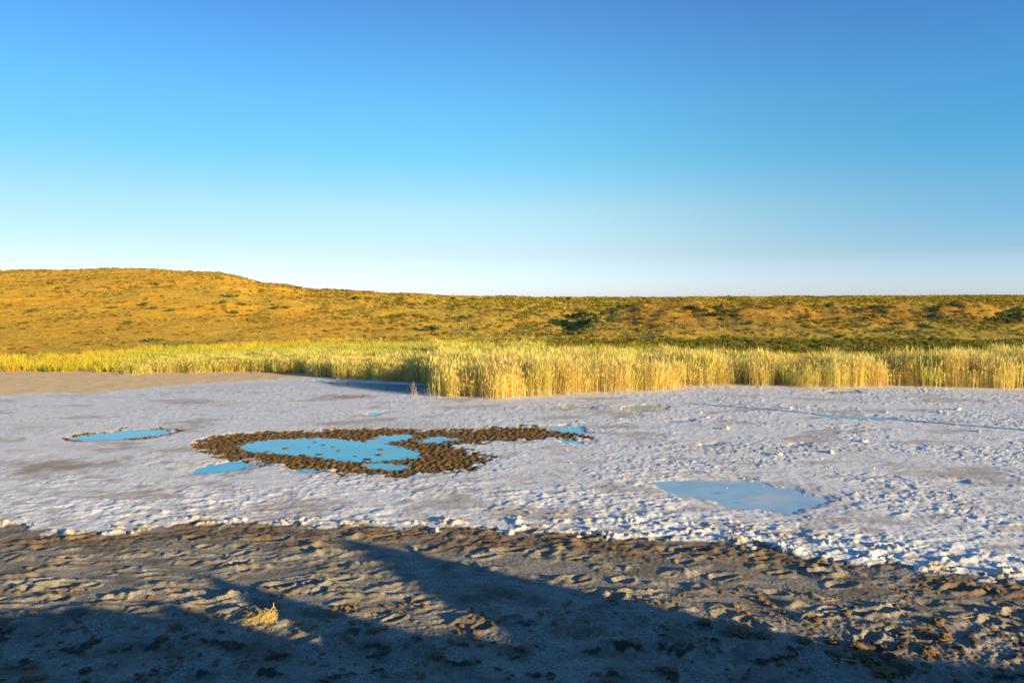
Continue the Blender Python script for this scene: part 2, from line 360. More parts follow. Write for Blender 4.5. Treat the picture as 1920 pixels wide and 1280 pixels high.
def ground_material():
    m, t, b = mat('salt_and_mud', .85, .25); n = N(t); P = n.pos()
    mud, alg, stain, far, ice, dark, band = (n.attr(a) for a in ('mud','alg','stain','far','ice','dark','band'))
    g1 = n.noise(P, 2.2, 6, .6); g2 = n.noise(P, 14, 5, .65); g3 = n.noise(P, 60, 4, .7); big = n.noise(n.pos((.12,.3,.3)), 1.0, 4)
    # salt crust
    salt = n.mix(n.ramp(g1, .35, .7), (.73,.71,.69), (.60,.585,.57))
    salt = n.mix(n.math('MULTIPLY', n.ramp(g2, .52, .72), .45), salt, (.40,.345,.29))
    salt = n.mix(n.math('MULTIPLY', n.ramp(big, .5, .75), .55), salt, (.47,.41,.34))
    salt = n.mix(n.math('MULTIPLY', stain, n.ramp(g1, .15, .55)), salt, (.36,.28,.20))
    salt = n.mix(ice, salt, (.45,.55,.62))
    # mud, dusted with salt
    mudc = n.mix(n.ramp(g1, .3, .7), (.24,.20,.145), (.13,.108,.08))
    mudc = n.mix(n.math('MULTIPLY', n.ramp(g3, .45, .65), n.ramp(n.noise(n.pos((1,1.6,1)), 1.3, 6, .65), .38, .6)), mudc, (.44,.42,.39))
    mudc = n.mix(n.math('MULTIPLY', n.ramp(g2, .55, .75), .7), mudc, (.12,.09,.06))
    mudc = n.mix(n.math('MULTIPLY', band, .85), mudc, (.15,.09,.042))
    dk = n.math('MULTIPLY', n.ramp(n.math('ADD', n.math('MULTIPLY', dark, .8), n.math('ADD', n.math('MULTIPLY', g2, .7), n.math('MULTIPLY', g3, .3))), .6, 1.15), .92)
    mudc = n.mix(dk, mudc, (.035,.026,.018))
    algc = n.mix(n.ramp(g2, .4, .65), (.28,.13,.012), (.08,.04,.01))
    farc = n.mix(n.ramp(g1, .35, .7), (.82,.56,.27), (.68,.45,.21))
    farc = n.mix(n.ramp(n.noise(n.pos((.3,1.2,1)), 1.4, 4), .55, .72), farc, (.72,.50,.27))
    lipm = n.attr('lip'); salt = n.mix(n.math('MULTIPLY', lipm, n.ramp(g1, .38, .62)), salt, (.55,.42,.25))
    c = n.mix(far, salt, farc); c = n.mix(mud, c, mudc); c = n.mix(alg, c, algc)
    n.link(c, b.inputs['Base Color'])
    h = n.math('ADD', n.math('MULTIPLY', g2, .45), n.math('MULTIPLY', g3, .5))
    inv = n.math('SUBTRACT', 1.0, n.math('MULTIPLY', n.math('ADD', ice, stain), .8))
    n.bump(n.math('MULTIPLY', h, inv), .02, .9, b)
    r = n.mix(ice, (.85,.85,.85), (.3,.3,.3)); n.link(r, b.inputs['Roughness'])
    return m
def hill_material():
    m, t, b = mat('dry_hillside_soil', .95, .1); n = N(t); P = n.pos()
    a = n.noise(P, .05, 5); c2 = n.noise(n.pos((.5,1,1)), .55, 5, .6); f = n.noise(P, 2.5, 4, .65)
    lush = n.attr('lush')
    c = n.mix(n.ramp(a, .4, .6), (.80,.385,.022), (.72,.41,.032))
    c = n.mix(n.ramp(c2, .48, .66), c, (.58,.34,.04))
    c = n.mix(n.math('MULTIPLY', n.ramp(n.noise(n.pos((.5,1,1)), .9, 5, .7), .5, .62), .55), c, (.42,.30,.05))
    c = n.mix(n.attr('olive'), c, (.37,.26,.055)); c = n.mix(n.math('MULTIPLY', n.attr('rust'), .9), c, (.30,.165,.026))
    c = n.mix(n.math('MULTIPLY', n.ramp(f, .52, .68), .6), c, (.18,.125,.04))
    c = n.mix(lush, c, (.25,.25,.05))
    n.link(c, b.inputs['Base Color'])
    n.bump(n.math('ADD', f, c2), .25, .8, b)
    return m
def water_material(name, deep, rough=.03, ior=1.45, film=None):
    m, t, b = mat(name, rough, .5); n = N(t)
    g = n.noise(n.pos((1,1,1)), 1.2, 3)
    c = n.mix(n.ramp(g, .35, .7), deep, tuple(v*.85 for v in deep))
    if film:
        c = n.mix(n.ramp(n.noise(n.pos((.5,.8,1)), .9, 4, .6), .5, .62), c, film); c = n.mix(n.ramp(n.noise(n.pos((1.3,4,1)), 1.3, 4, .6), .6, .72), c, (.16,.24,.32))
    n.link(c, b.inputs['Base Color'])
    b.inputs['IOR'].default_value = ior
    n.bump(n.noise(n.pos((1,1,1)), 3, 2), .004, .25, b)
    return m
def plant_material(name, dry, green, low=None, soft=.35, var=.25):
    m, t, b = mat(name, .8, .15); n = N(t)
    tint = n.attr('tint', 'INSTANCER'); hgt = n.attr('hgt')
    rnd = n.node('ShaderNodeObjectInfo').outputs['Random']
    vary = n.attr('vary')
    c = n.mix(tint, dry, green)
    if low: c = n.mix(n.ramp(hgt, .25, 0.0), c, low)
    hs = n.node('ShaderNodeHueSaturation'); n.link(c, hs.inputs['Color'])
    v = n.math('ADD', n.math('MULTIPLY', rnd, var*1.2), n.math('MULTIPLY', vary, var*2)); n.link(n.math('ADD', v, 1-var*1.6), hs.inputs['Value'])
    n.link(n.math('ADD', n.math('MULTIPLY', rnd, .035), .483), hs.inputs['Hue'])
    n.link(hs.outputs[0], b.inputs['Base Color'])
    tr = n.node('ShaderNodeBsdfTranslucent'); n.link(hs.outputs[0], tr.inputs['Color'])
    mx = n.node('ShaderNodeMixShader'); mx.inputs[0].default_value = soft
    n.link(b.outputs[0], mx.inputs[1]); n.link(tr.outputs[0], mx.inputs[2])
    n.link(mx.outputs[0], t.nodes['Material Output'].inputs['Surface'])
    return m
def simple_material(name, c1, c2, scale=6, rough=.9, bump=.01):
    m, t, b = mat(name, rough, .15); n = N(t)
    tc = n.node('ShaderNodeTexCoord').outputs['Object']
    g = n.noise(tc, scale, 5, .65)
    n.link(n.mix(n.ramp(g, .38, .64), c1, c2), b.inputs['Base Color']); n.bump(n.noise(tc, scale*3, 4, .7), bump, .8, b)
    return m

M_GROUND = ground_material(); M_HILL = hill_material()
M_WATER = water_material('sky_tinted_brine', (.13,.44,.54)); M_ICE = water_material('thin_brine_film', (.34,.50,.60), .25, 1.33, (.52,.51,.49))  # M_WATER: sky reflection partly painted into the blue base colour
M_REED = plant_material('reed', (.76,.60,.20), (.46,.46,.065), (.70,.60,.38), .35, .3)
M_SCRUB = plant_material('scrub_leaf', (.40,.22,.035), (.16,.165,.028), None, .3, .3)
M_TUFT = plant_material('dry_grass', (.72,.45,.055), (.50,.46,.045), None, .35, .22)
M_CLOD = simple_material('brown_algae_clod', (.24,.12,.012), (.07,.038,.01), 20, .85, .01)
_t = M_CLOD.node_tree; _n = N(_t); _b = _t.nodes['Principled BSDF']; _c = _b.inputs['Base Color'].links[0].from_socket
_h = _n.node('ShaderNodeHueSaturation'); _n.link(_c, _h.inputs['Color']); _n.link(_n.math('ADD', .35, _n.math('MULTIPLY', _n.node('ShaderNodeObjectInfo').outputs['Random'], 1.5)), _h.inputs['Value']); _n.link(_h.outputs[0], _b.inputs['Base Color'])
M_MUDCLOD = simple_material('dry_mud_clod', (.33,.20,.095), (.15,.10,.065), 14, .95, .015)
M_SALT = simple_material('salt_lump', (.80,.76,.68), (.60,.52,.42), 10, .8, .01)
M_TWIG = simple_material('dead_twig', (.78,.58,.20), (.55,.38,.12), 30, .85, .002)
M_POLE = simple_material('weathered_pole', (.24,.19,.14), (.16,.12,.09), 8, .9, .004)
M_LEAF = simple_material('shrub_leaf', (.15,.165,.035), (.09,.105,.025), 4, .85, .02)
M_BARK = simple_material('shrub_stem', (.20,.14,.08), (.12,.08,.05), 12, .9, .01)

# ------------------------------------------------------------------ mesh helpers
def link(o, parent=None):
    COL.objects.link(o)
    if parent: o.parent = parent
    return o
def tag(o, label=None, cat=None, group=None, kind=None):
    for k, v in (('label', label), ('category', cat), ('group', group), ('kind', kind)):
        if v: o[k] = v
    return o
def mesh_np(name, V, faces, mats, smooth=True, attrs=None):
    """faces: int array (n,3) or (n,4)"""
    me = bpy.data.meshes.new(name); V = np.asarray(V, np.float32); faces = np.asarray(faces, np.int32)
    me.vertices.add(len(V)); me.vertices.foreach_set('co', V.ravel())
    k = faces.shape[1]; me.loops.add(faces.size); me.loops.foreach_set('vertex_index', faces.ravel())
    me.polygons.add(len(faces)); me.polygons.foreach_set('loop_start', np.arange(0, faces.size, k, dtype=np.int32))
    me.polygons.foreach_set('loop_total', np.full(len(faces), k, np.int32))
    me.polygons.foreach_set('use_smooth', np.full(len(faces), smooth))
    me.update(calc_edges=True)
    for nme, arr in (attrs or {}).items():
        a = me.attributes.new(nme, 'FLOAT', 'POINT'); a.data.foreach_set('value', np.asarray(arr, np.float32).ravel())
    me.materials.append(mats)
    return me
def grid_faces(nr, nc):
    i = np.arange((nr-1)*(nc-1)); r, c = i//(nc-1), i % (nc-1); a = r*nc + c
    return np.stack([a, a+1, a+nc+1, a+nc], 1)

# ------------------------------------------------------------------ the ground
side = np.concatenate([-np.geomspace(9000, 1300, 60), np.linspace(-1280, 1280, 1120), np.geomspace(1300, 9000, 60)])/F
rows_near = EYE*F/np.linspace(EYE*F/5.2, EYE*F/46.0, 800)
A, YY = np.meshgrid(side, rows_near); XX = A*YY
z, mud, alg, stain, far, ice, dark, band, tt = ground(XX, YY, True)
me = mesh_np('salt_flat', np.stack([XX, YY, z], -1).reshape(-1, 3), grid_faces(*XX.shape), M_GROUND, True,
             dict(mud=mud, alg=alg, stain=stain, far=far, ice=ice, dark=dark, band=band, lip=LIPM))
tag(link(bpy.data.objects.new('salt_flat', me)), 'white salt crust with blue puddles and a brown muddy shore in front', kind='structure')

def bare(X, Y, px):
    b = 1.0*np.exp(-((px-480)/28)**2 - ((Y-118)/9)**2)
    nz_ = .8*sst(0, .45, fbm(X/4, Y/7, 4, 240))
    b = np.maximum(b, nz_*sst(1150,1230,px)*(1-sst(1850,1900,px))*np.exp(-((Y-np.interp(px,[1200,1500,1600,1900],[106,110,120,122]))/13)**2)*sst(1100,1200,px))
    b = np.maximum(b, .9*sst(-.1,.3,fbm(X/5, Y/8, 3, 241))*np.exp(-((px-830)/90)**2 - ((Y-95)/14)**2))
    b = np.maximum(b, .8*np.exp(-((px-1140)/55)**2 - ((Y-121)/7)**2))
    b = np.maximum(b, .85*(1-sst(350, 650, px))*sst(-.1, .45, fbm(X/7, Y/9, 3, 242)))
    return np.clip(b, 0, 1)

def ridge_zone(X, Y, px):
    c_ = np.interp(px, [1100,1200,1500,1600,1900], [104,104,106,114,116]) + 3*pn(X/9, Y/9, 250)
    return sst(1110, 1200, px)*np.exp(-((Y-c_)/14)**2)
side2 = np.concatenate([-np.geomspace(9000, 1500, 40), np.linspace(-1460, 1460, 620), np.geomspace(1500, 9000, 40)])/F
rows_far = np.concatenate([EYE*F/np.linspace(EYE*F/45.9, EYE*F/100, 120), np.geomspace(101, 450, 280), np.geomspace(460, 3500, 30)])
A, YY = np.meshgrid(side2, rows_far); XX = A*YY
px = 960 + A*F
lush = (1-sst(48, 60, YY + 8*pn(XX*.06, YY*.06, 5)))*sst(-100, 250, px)
lush = np.maximum(lush, .8*np.exp(-((YY-82)/6)**2)*sst(1500,1650,px)*sst(-.2,.3,pn(XX*.1,YY*.3,6)))
lush = np.maximum(lush, .7*np.exp(-((YY-66)/5)**2)*sst(.0,.4,pn(XX*.08,YY*.2,7)))
olive = sst(450, 950, px)*(1-bare(XX, YY, px))*(.55+.45*sst(-.4,.3,fbm(XX/12, YY/16, 3, 245)))
z2 = ground(XX, YY); z2[0] = ground(XX[0], YY[0]) - .01
me = mesh_np('hillside', np.stack([XX, YY, z2], -1).reshape(-1, 3), grid_faces(*XX.shape), M_HILL, True, dict(lush=lush, olive=olive, rust=np.clip(1.1*ridge_zone(XX, YY, px) + .6*bare(XX, YY, px)*sst(900, 1100, px), 0, 1)))
tag(link(bpy.data.objects.new('hillside', me)), 'low golden hills closing the view behind the reeds', kind='structure')

# the earth bank the photographer stands on; unseen, its crest shaped to throw the foreground shade
def back(x, y, Yc=1.0):
    X, Y = gp(x, y); d = (Y-Yc)/(-SUN_XY.y); return (X + SUN_XY.x*d, d*TAN)
CR = [(-80,2.3),(-10,2.4),(2,2.45)] + [back(0,1150), back(150,1138)] + [(7.6,2.6), (8.1,2.72), (8.3,2.38), (9.05,2.33), (9.25,2.62), (9.6,2.92), (9.75,2.97), (9.9,2.45), (10.9,2.35), (11.5,2.45), (12.1,2.85), (12.9,3.15), (13.7,3.45), (13.95,3.55), (14.1,3.3), (14.16,2.45), (14.4,2.06), (15.4,2.0), (18,1.96), (25,2.1), (90,2.3)]
CR.sort()
CX = np.array([c[0] for c in CR]); CZ = np.array([c[1] for c in CR])
gx = np.concatenate([np.linspace(-120, 2, 100), np.linspace(2.15, 22, 320), np.linspace(22.5, 120, 80)])
gy = np.concatenate([np.linspace(-90, -6, 30), np.linspace(-5.5, .4, 24), np.linspace(.5, 1.5, 26), np.linspace(1.6, 5.35, 30)])
GX, GY = np.meshgrid(gx, gy)
crest = np.interp(GX, CX, CZ) + .05*fbm(GX*2.5, GY*2.5, 3, 110)
base = np.minimum(crest, 2.05 + .05*fbm(GX*.7, GY*.7, 3, 112))
peak = np.exp(-((GY-1.0)/.35)**2)
body = np.interp(GY, [-90,-12,-6,1.0,1.6,4.9,5.35], [0,0,1.0,1.0,.97,.05,-.04])
zb = body*(base + (crest-base)*peak) + .06*fbm(GX*.8, GY*.8, 4, 114)*(GY < 4.5)
zb = np.where(GY > 5.0, np.minimum(zb, -.02), zb)
me = mesh_np('earth_bank', np.stack([GX, GY, zb], -1).reshape(-1, 3), grid_faces(*GX.shape), M_MUDCLOD, True)
tag(link(bpy.data.objects.new('earth_bank', me)), 'unseen earth bank behind the viewpoint, crest shaped to cast the foreground shade', kind='structure')

# ------------------------------------------------------------------ puddles
PL = {'main':'large blue puddle ringed by brown algae clods','upper':'small blue puddle above the large ringed one','upper2':'narrow pale blue puddle within the upper algae band',
 'left':'blue puddle at the left with broken brown rim','lower_left':'blue puddle under the left end of the algae ring','lower_mid':'tiny blue puddle under the middle of the algae ring',
 'lower_right':'small blue puddle inside the lower algae band','ice':'wide pale blue puddle near the right with grey film','right_tip':'blue puddle at the right tip of the algae band',
 'right_tip2':'sliver of blue water under the right tip of the algae','far_right':'thin blue puddle crossed by the long pole shadow','far_mid':'tiny blue puddle in front of the shaded pool',
 'spot_a':'thin blue puddle before the right reeds','spot_b':'tiny blue puddle above the wide pale puddle','spot_c':'tiny blue puddle right of the flat middle','spot_d':'dark blue puddle near the right brown stain',
 'spot_e':'narrow puddle in front of the nearest reeds','reed_mirror':'shallow pool mirroring the golden reeds','reed_mirror2':'small pool at the foot of the right reeds','shadow_pool':'deep blue pool in the shade of the reeds'}
PL['algae'] = 'water film between the brown algae clods'
PUDW['algae'] = np.array([ALG.mean(0) + (p-ALG.mean(0))*1.0 for p in ALG])
for k, P in PUDW.items():
    q = .14; lv = -.028 if k == 'algae' else -.011 - .002*(list(PUDW).index(k) % 8)*(k != 'ice'); mg = .02 if k == 'algae' else .25
    ax_ = np.arange(P[:,0].min()-.4, P[:,0].max()+.4, q); ay_ = np.arange(P[:,1].min()-.4, P[:,1].max()+.4, q)
    QX, QY = np.meshgrid(ax_, ay_); inn = sdf(P, QX, QY) < mg
    fc = grid_faces(*QX.shape); fl = inn.ravel(); fc = fc[fl[fc].all(1)]
    used = np.unique(fc); mp = -np.ones(QX.size, int); mp[used] = np.arange(len(used))
    V = np.stack([QX.ravel()[used], QY.ravel()[used], np.full(len(used), lv)], -1)
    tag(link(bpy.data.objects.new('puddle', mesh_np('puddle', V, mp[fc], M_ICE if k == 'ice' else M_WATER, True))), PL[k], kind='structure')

# ------------------------------------------------------------------ plant prototypes (meshes only)
def strip(V, Fc, Hh, Vr, p, d, L, wdt, bend, seg, v, twist=None):
    """a thin tapering blade from p in direction d"""
    d = np.array(d, float); d /= np.linalg.norm(d)
    sd = np.cross(d, (random.uniform(-1,1), random.uniform(-1,1), .2)); sd /= np.linalg.norm(sd)+1e-9
    base = len(V); q = np.array(p, float); bd = np.array([random.uniform(-1,1), random.uniform(-1,1), 0])*bend
    for i in range(seg+1):
        f = i/seg; ww = wdt*(1-f)**.7 + wdt*.08
        V.append(q - sd*ww*.5); V.append(q + sd*ww*.5); Hh += [q[2], q[2]]; Vr += [v, v]
        q = q + (d + bd*f - np.array([0,0,1])*bend*f*.5)*L/seg
    for i in range(seg): a = base+2*i; Fc.append((a, a+1, a+3, a+2))
def proto(name, build, material):
    V, Fc, Hh, Vr = [], [], [], []
    build(V, Fc, Hh, Vr); Hh = np.array(Hh)
    me = mesh_np(name, np.array(V), np.array(Fc), material, False, dict(hgt=Hh, vary=np.array(Vr)))
    return bpy.data.objects.new(name, me)
def b_reed(V, Fc, Hh, Vr):
    for i in range(56):
        a = random.uniform(0, 6.3); r = .50*math.sqrt(random.random()); p = (r*math.cos(a), r*math.sin(a), 0)
        h = random.uniform(.55, 1.0)*(1.08 if random.random()<.15 else 1); v = random.random()
        lean = (random.gauss(0,.09), random.gauss(0,.09), 1)
        strip(V, Fc, Hh, Vr, p, lean, h, .012, .05, 3, v)
        for j in range(5):
            f = random.uniform(.25, .95); ang = random.uniform(0, 6.3); up = random.uniform(.9, 2.4)
            q = (p[0]+lean[0]*h*f, p[1]+lean[1]*h*f, h*f)
            strip(V, Fc, Hh, Vr, q, (math.cos(ang), math.sin(ang), up), random.uniform(.12,.26), .013, .5, 2, v*.7+.3*random.random())
        if random.random() < .35:
            strip(V, Fc, Hh, Vr, (p[0]+lean[0]*h, p[1]+lean[1]*h, h*.95), (lean[0]*2, lean[1]*2, 1), .15, .035, .3, 2, v)
def b_tuft(V, Fc, Hh, Vr):
    for i in range(46):
        a = random.uniform(0, 6.3); r = .3*math.sqrt(random.random()); sp = random.uniform(.1, .9)
        strip(V, Fc, Hh, Vr, (r*math.cos(a), r*math.sin(a), 0), (math.cos(a)*sp, math.sin(a)*sp, 1), random.uniform(.35,.8), .035, .4, 2, random.random())
def b_scrub(V, Fc, Hh, Vr):
    for i in range(170):
        a = random.uniform(0, 6.3); e = math.asin(random.uniform(.0, 1)); rr = random.uniform(.55, 1)**.5*(.8+.3*math.sin(a*2+1)*math.cos(e*3))
        p = (.62*rr*math.cos(a)*math.cos(e), .62*rr*math.sin(a)*math.cos(e), .55*rr*math.sin(e)+.04)
        strip(V, Fc, Hh, Vr, p, (random.gauss(0,1), random.gauss(0,1), random.gauss(.4,.8)), random.uniform(.12,.24), .09, .4, 1, random.random())
protos = {}
for nme, fn, mt, k in (('reed_clump', b_reed, M_REED, 5), ('grass_tuft', b_tuft, M_TUFT, 4), ('scrub_bush', b_scrub, M_SCRUB, 4)):
    c = bpy.data.collections.new(nme)
    for i in range(k): c.objects.link(proto(nme, fn, mt))
    protos[nme] = c
def lump_mesh(name, material, sub=2, amp=.35, flat=.6, seed=0, freq=1.6):
    bm = bmesh.new(); bmesh.ops.create_icosphere(bm, subdivisions=sub, radius=1)
    r_ = random.Random(seed); off = (r_.random()*50, r_.random()*50)
    for v in bm.verts:
        c = v.co
        k = 1 + amp*float(fbm(c.x*freq+off[0]+c.z*.7*freq, c.y*freq+off[1]-c.z*.9*freq, 3))
        v.co = Vector((c.x*k, c.y*k, c.z*k*flat))
    for f in bm.faces: f.smooth = True
    me = bpy.data.meshes.new(name); bm.to_mesh(me); bm.free(); me.materials.append(material); return me
cc = bpy.data.collections.new('clod_shapes')
for i in range(5): cc.objects.link(bpy.data.objects.new('clod_shape', lump_mesh('clod_shape', M_CLOD, 2, 1.0, .6, i, 2.0)))
protos['clod'] = cc
cc = bpy.data.collections.new('crumb_shapes')
for i in range(5): cc.objects.link(bpy.data.objects.new('crumb_shape', lump_mesh('crumb_shape', M_MUDCLOD, 2, .6, .7, i+20)))
protos['crumb'] = cc
cc = bpy.data.collections.new('salt_crumb_shapes')
for i in range(4): cc.objects.link(bpy.data.objects.new('salt_crumb_shape', lump_mesh('salt_crumb_shape', M_SALT, 2, .6, .6, i+40)))
protos['saltcrumb'] = cc

def scatter(name, label, coll, P, scl, tint, tilt=0.0, aniso=None):
    """one 'stuff' object: geometry nodes set clumps on the given points"""
    n = len(P); me = bpy.data.meshes.new(name); me.vertices.add(n); me.vertices.foreach_set('co', np.asarray(P, np.float32).ravel())
    rot = np.stack([rng.normal(0, tilt+1e-6, n), rng.normal(0, tilt+1e-6, n), rng.uniform(0, 6.283, n)], -1)
    if np.ndim(scl) == 1: scl = np.stack([scl, scl, scl], -1)
    a = me.attributes.new('rot', 'FLOAT_VECTOR', 'POINT'); a.data.foreach_set('vector', rot.astype(np.float32).ravel())
    a = me.attributes.new('scl', 'FLOAT_VECTOR', 'POINT'); a.data.foreach_set('vector', scl.astype(np.float32).ravel())
    a = me.attributes.new('tint', 'FLOAT', 'POINT'); a.data.foreach_set('value', np.asarray(tint, np.float32))
    o = link(bpy.data.objects.new(name, me))
    ng = bpy.data.node_groups.new(name, 'GeometryNodeTree')
    ng.interface.new_socket('Geometry', in_out='INPUT', socket_type='NodeSocketGeometry')
    ng.interface.new_socket('Geometry', in_out='OUTPUT', socket_type='NodeSocketGeometry')
    nd = ng.nodes; gi = nd.new('NodeGroupInput'); go = nd.new('NodeGroupOutput')
    iop = nd.new('GeometryNodeInstanceOnPoints'); ci = nd.new('GeometryNodeCollectionInfo')
    ci.inputs['Collection'].default_value = coll; ci.inputs['Separate Children'].default_value = True; ci.inputs['Reset Children'].default_value = True
    iop.inputs['Pick Instance'].default_value = True
    def named(nm):
        q = nd.new('GeometryNodeInputNamedAttribute'); q.data_type = 'FLOAT_VECTOR'; q.inputs['Name'].default_value = nm; return q.outputs['Attribute']
    L = ng.links.new
    L(gi.outputs[0], iop.inputs['Points']); L(ci.outputs[0], iop.inputs['Instance'])
    L(named('rot'), iop.inputs['Rotation']); L(named('scl'), iop.inputs['Scale']); L(iop.outputs[0], go.inputs[0])
    md = o.modifiers.new('scatter', 'NODES'); md.node_group = ng
    return tag(o, label, None, None, 'stuff')

# ------------------------------------------------------------------ reeds
def fan_points(n, y0, y1, xlo, xhi):
    """uniform points on the ground within a fan (photo x range), distances y0..y1"""
    Y = np.sqrt(rng.uniform(y0*y0, y1*y1, n)); px = rng.uniform(xlo, xhi, n); return (px-960)*Y/F, Y, px
X, Y, px = fan_points(26000, 28, 60, -250, 2200)
d = Y - reed_front(X)
depth = np.interp(px, [-250, 60, 300, 600, 800, 1000, 1100, 1300, 1600, 1900, 2200], [8, 8, 14, 17, 24, 22, 11, 6, 5, 8, 8]) + 1.5*pn(X*.3, Y*.0, 8)
dens = np.where(d < 1.2, 1.0, .75)*np.interp(px, [0, 200, 300, 420], [0.0, .0, .5, 1])
gap = np.where(d < 6, 1, sst(-.55, -.1, fbm(X*.25, Y*.25, 2, 9)))
edge = sst(-.6, .2, pn(X*2.4, Y*2.4, 10)) + (d > .35)
keep = (d > 0) & (d < depth) & (rng.random(len(X)) < dens*gap*np.clip(edge, 0, 1)) & ((px < 700) | (px > 815) | (d > -1))
X, Y, px, d = X[keep], Y[keep], px[keep], d[keep]
hh = np.interp(px, [-250, 250, 420, 600, 800, 830, 1000, 1200, 1500, 1750, 1920, 2200], [.45, .55, .7, .85, 1.0, 1.35, 1.5, 1.36, 1.25, 1.42, 1.6, 1.62])
hh = hh*(1-.22*sst(4, 14, d)) * (1 + .22*fbm(X*.45, Y*.5, 4, 14)) * rng.uniform(.75, 1.12, len(X))*np.where(d < .4, rng.uniform(.6,1.0,len(X)), 1)
tint = np.clip(.12 + .5*sst(3, 14, d) + .35*fbm(X*.35, Y*.35, 3, 15) + .35*sst(850, 350, px) + rng.normal(0, .12, len(X)), 0, 1)
wid = rng.uniform(.8, 1.15, len(X))
scatter('reed_bed', 'tall golden reeds standing along the far side of the salt', protos['reed_clump'],
        np.stack([X, Y, ground(X, Y)-.03], -1), np.stack([wid, wid, hh], -1), tint, .05)
print('reeds', len(X))

# low leafy growth: left of and behind the reeds
def green_zone(px, Y, X):
    g = .95*(1-sst(49, 56, Y))*sst(20, 120, px)*(1-sst(480, 640, px))*sst(40, 43, Y)
    g = np.maximum(g, sst(40, 44, Y)*(1-sst(66, 74, Y))*sst(560, 700, px)*np.interp(px,[700,1000,1300],[.5,1,1.5]))
    return g
X, Y, px = fan_points(30000, 39.5, 80, -300, 2250)
d = Y - reed_front(X)
g = green_zone(px, Y, X); keep = (rng.random(len(X)) < g*.5*(.35+sst(-.2,.3,fbm(X*.2,Y*.3,3,16)))) & (d > .4)
X, Y, px = X[keep], Y[keep], px[keep]
s = rng.uniform(.5, 1.0, len(X))*np.interp(Y, [40, 60], [.75, .95])*np.interp(px,[0,300,600,900,1500],[.5,.65,.8,1.0,.95])
scatter('leafy_undergrowth', 'bright green low growth behind and left of the reeds', protos['scrub_bush'],
        np.stack([X, Y, ground(X, Y)-.02], -1), s, np.clip(rng.normal(.7,.25,len(X))+.2*(px>1000),0,1), .15)
X, Y, px = fan_points(26000, 40, 78, -300, 2250)
d = Y - reed_front(X); yb = np.interp(px, [-300, 150, 280, 400, 900, 1200, 1400, 2250], [30, 46, 54, 60, 64, 58, 46, 44]) + 6*fbm(X*.09, Y*.05, 3, 17)
keep = (d > -.1) & (rng.random(len(X)) < .8*(1-sst(-5, 9, Y-yb)))
X, Y, px = X[keep], Y[keep], px[keep]
scatter('tall_grass', 'yellow green grass between the reeds and the hill', protos['grass_tuft'],
        np.stack([X, Y, ground(X, Y)-.02], -1), rng.uniform(.5, 1.0, len(X)), np.clip(.6+.15*sst(300,700,px)+.7*fbm(X*.15,Y*.3,3,18)-.5*sst(58,70,Y)+rng.normal(0,.15,len(X)),0,1), .15)

# ------------------------------------------------------------------ hillside cover
X, Y, px = fan_points(170000, 56, 430, -260, 2200)
nn = fbm(X/14, Y/14, 3, 200); lefthill = 1-sst(500, 900, px)
p = (.45+.55*sst(-.35, .4, nn))*(1-.25*lefthill)
keep = rng.random(len(X)) < p*np.interp(Y, [58, 200, 430], [1, .85, .6])*(1-.85*bare(X,Y,px))*(1-.85*ridge_zone(X,Y,px))
X, Y, px, nn, lefthill = X[keep], Y[keep], px[keep], nn[keep], lefthill[keep]
scatter('hill_grass', 'dry golden grass tufts covering the hills', protos['grass_tuft'],
        np.stack([X, Y, ground(X, Y)-.04], -1), rng.uniform(.3, .75, len(X))*np.interp(Y, [60, 400], [.7, 1.7])*(1-.4*lefthill),
        np.clip(.02+.25*nn+.5*(1-lefthill)+rng.normal(0,.14,len(X)),0,1), .2)
X, Y, px = fan_points(150000, 56, 430, -260, 2200)
nn = fbm(X/11, Y/16, 4, 210); lefthill = 1-sst(450, 850, px)
rb = sst(1050,1120,px)*np.exp(-((Y-112)/16)**2)
p = sst(-.25+.1*lefthill, .45+.2*lefthill, nn + .35*rb)*.9 + .14*(1-lefthill) + .30*lefthill
keep = rng.random(len(X)) < p*(1-.75*bare(X,Y,px)*(1-.5*(px>1150)))*(1-.75*np.exp(-((Y-80)/7)**2)*sst(1380,1480,px))
X, Y, px, nn, lefthill_s = X[keep], Y[keep], px[keep], nn[keep], lefthill[keep]
scatter('hill_scrub', 'low olive scrub scattered over the hills', protos['scrub_bush'],
        np.stack([X, Y, ground(X, Y)-.05], -1), rng.uniform(.25, 1.0, len(X))**1.3*np.interp(Y, [60, 400], [.75, 1.6])*(1-.25*lefthill_s),
        np.clip(.4+.3*nn+.2*(1-lefthill_s)+.2*ridge_zone(X,Y,px)*sst(-.1,.3,pn(X/4,Y/5,251))-.5*ridge_zone(X,Y,px)*sst(.1,-.3,pn(X/4,Y/5,251))+rng.normal(0,.28,len(X)),0,1), .2)
print('scrub', len(X))

# ------------------------------------------------------------------ algae clods, crumbs
P = []
xs = rng.uniform(ALG[:,0].min()-.5, ALG[:,0].max()+.5, 60000); ys = rng.uniform(ALG[:,1].min()-.5, ALG[:,1].max()+.5, 60000)
PLf = PUDW['left']; xs[:9000] = rng.uniform(PLf[:,0].min()-.6, PLf[:,0].max()+.6, 9000); ys[:9000] = rng.uniform(PLf[:,1].min()-.6, PLf[:,1].max()+.6, 9000)
zz, _, al, *_r2 = ground(xs, ys, True)
k = (al > .55) & (zz > -.027) & (rng.random(60000) < .95)
sc = rng.uniform(.25, 1, k.sum())**1.6*.036+.008
scatter('algae_clods', 'brown clods and algae mats ringing the blue puddle', protos['clod'],
        np.stack([xs[k], ys[k], np.maximum(zz[k], -.02)], -1), np.stack([sc*1.2, sc, sc*rng.uniform(.5,1.1,k.sum())], -1), np.zeros(k.sum()), .3)
print('clods', k.sum())
n = 9000; X, Y, px = fan_points(n, 5.6, 9.6, -300, 2250)
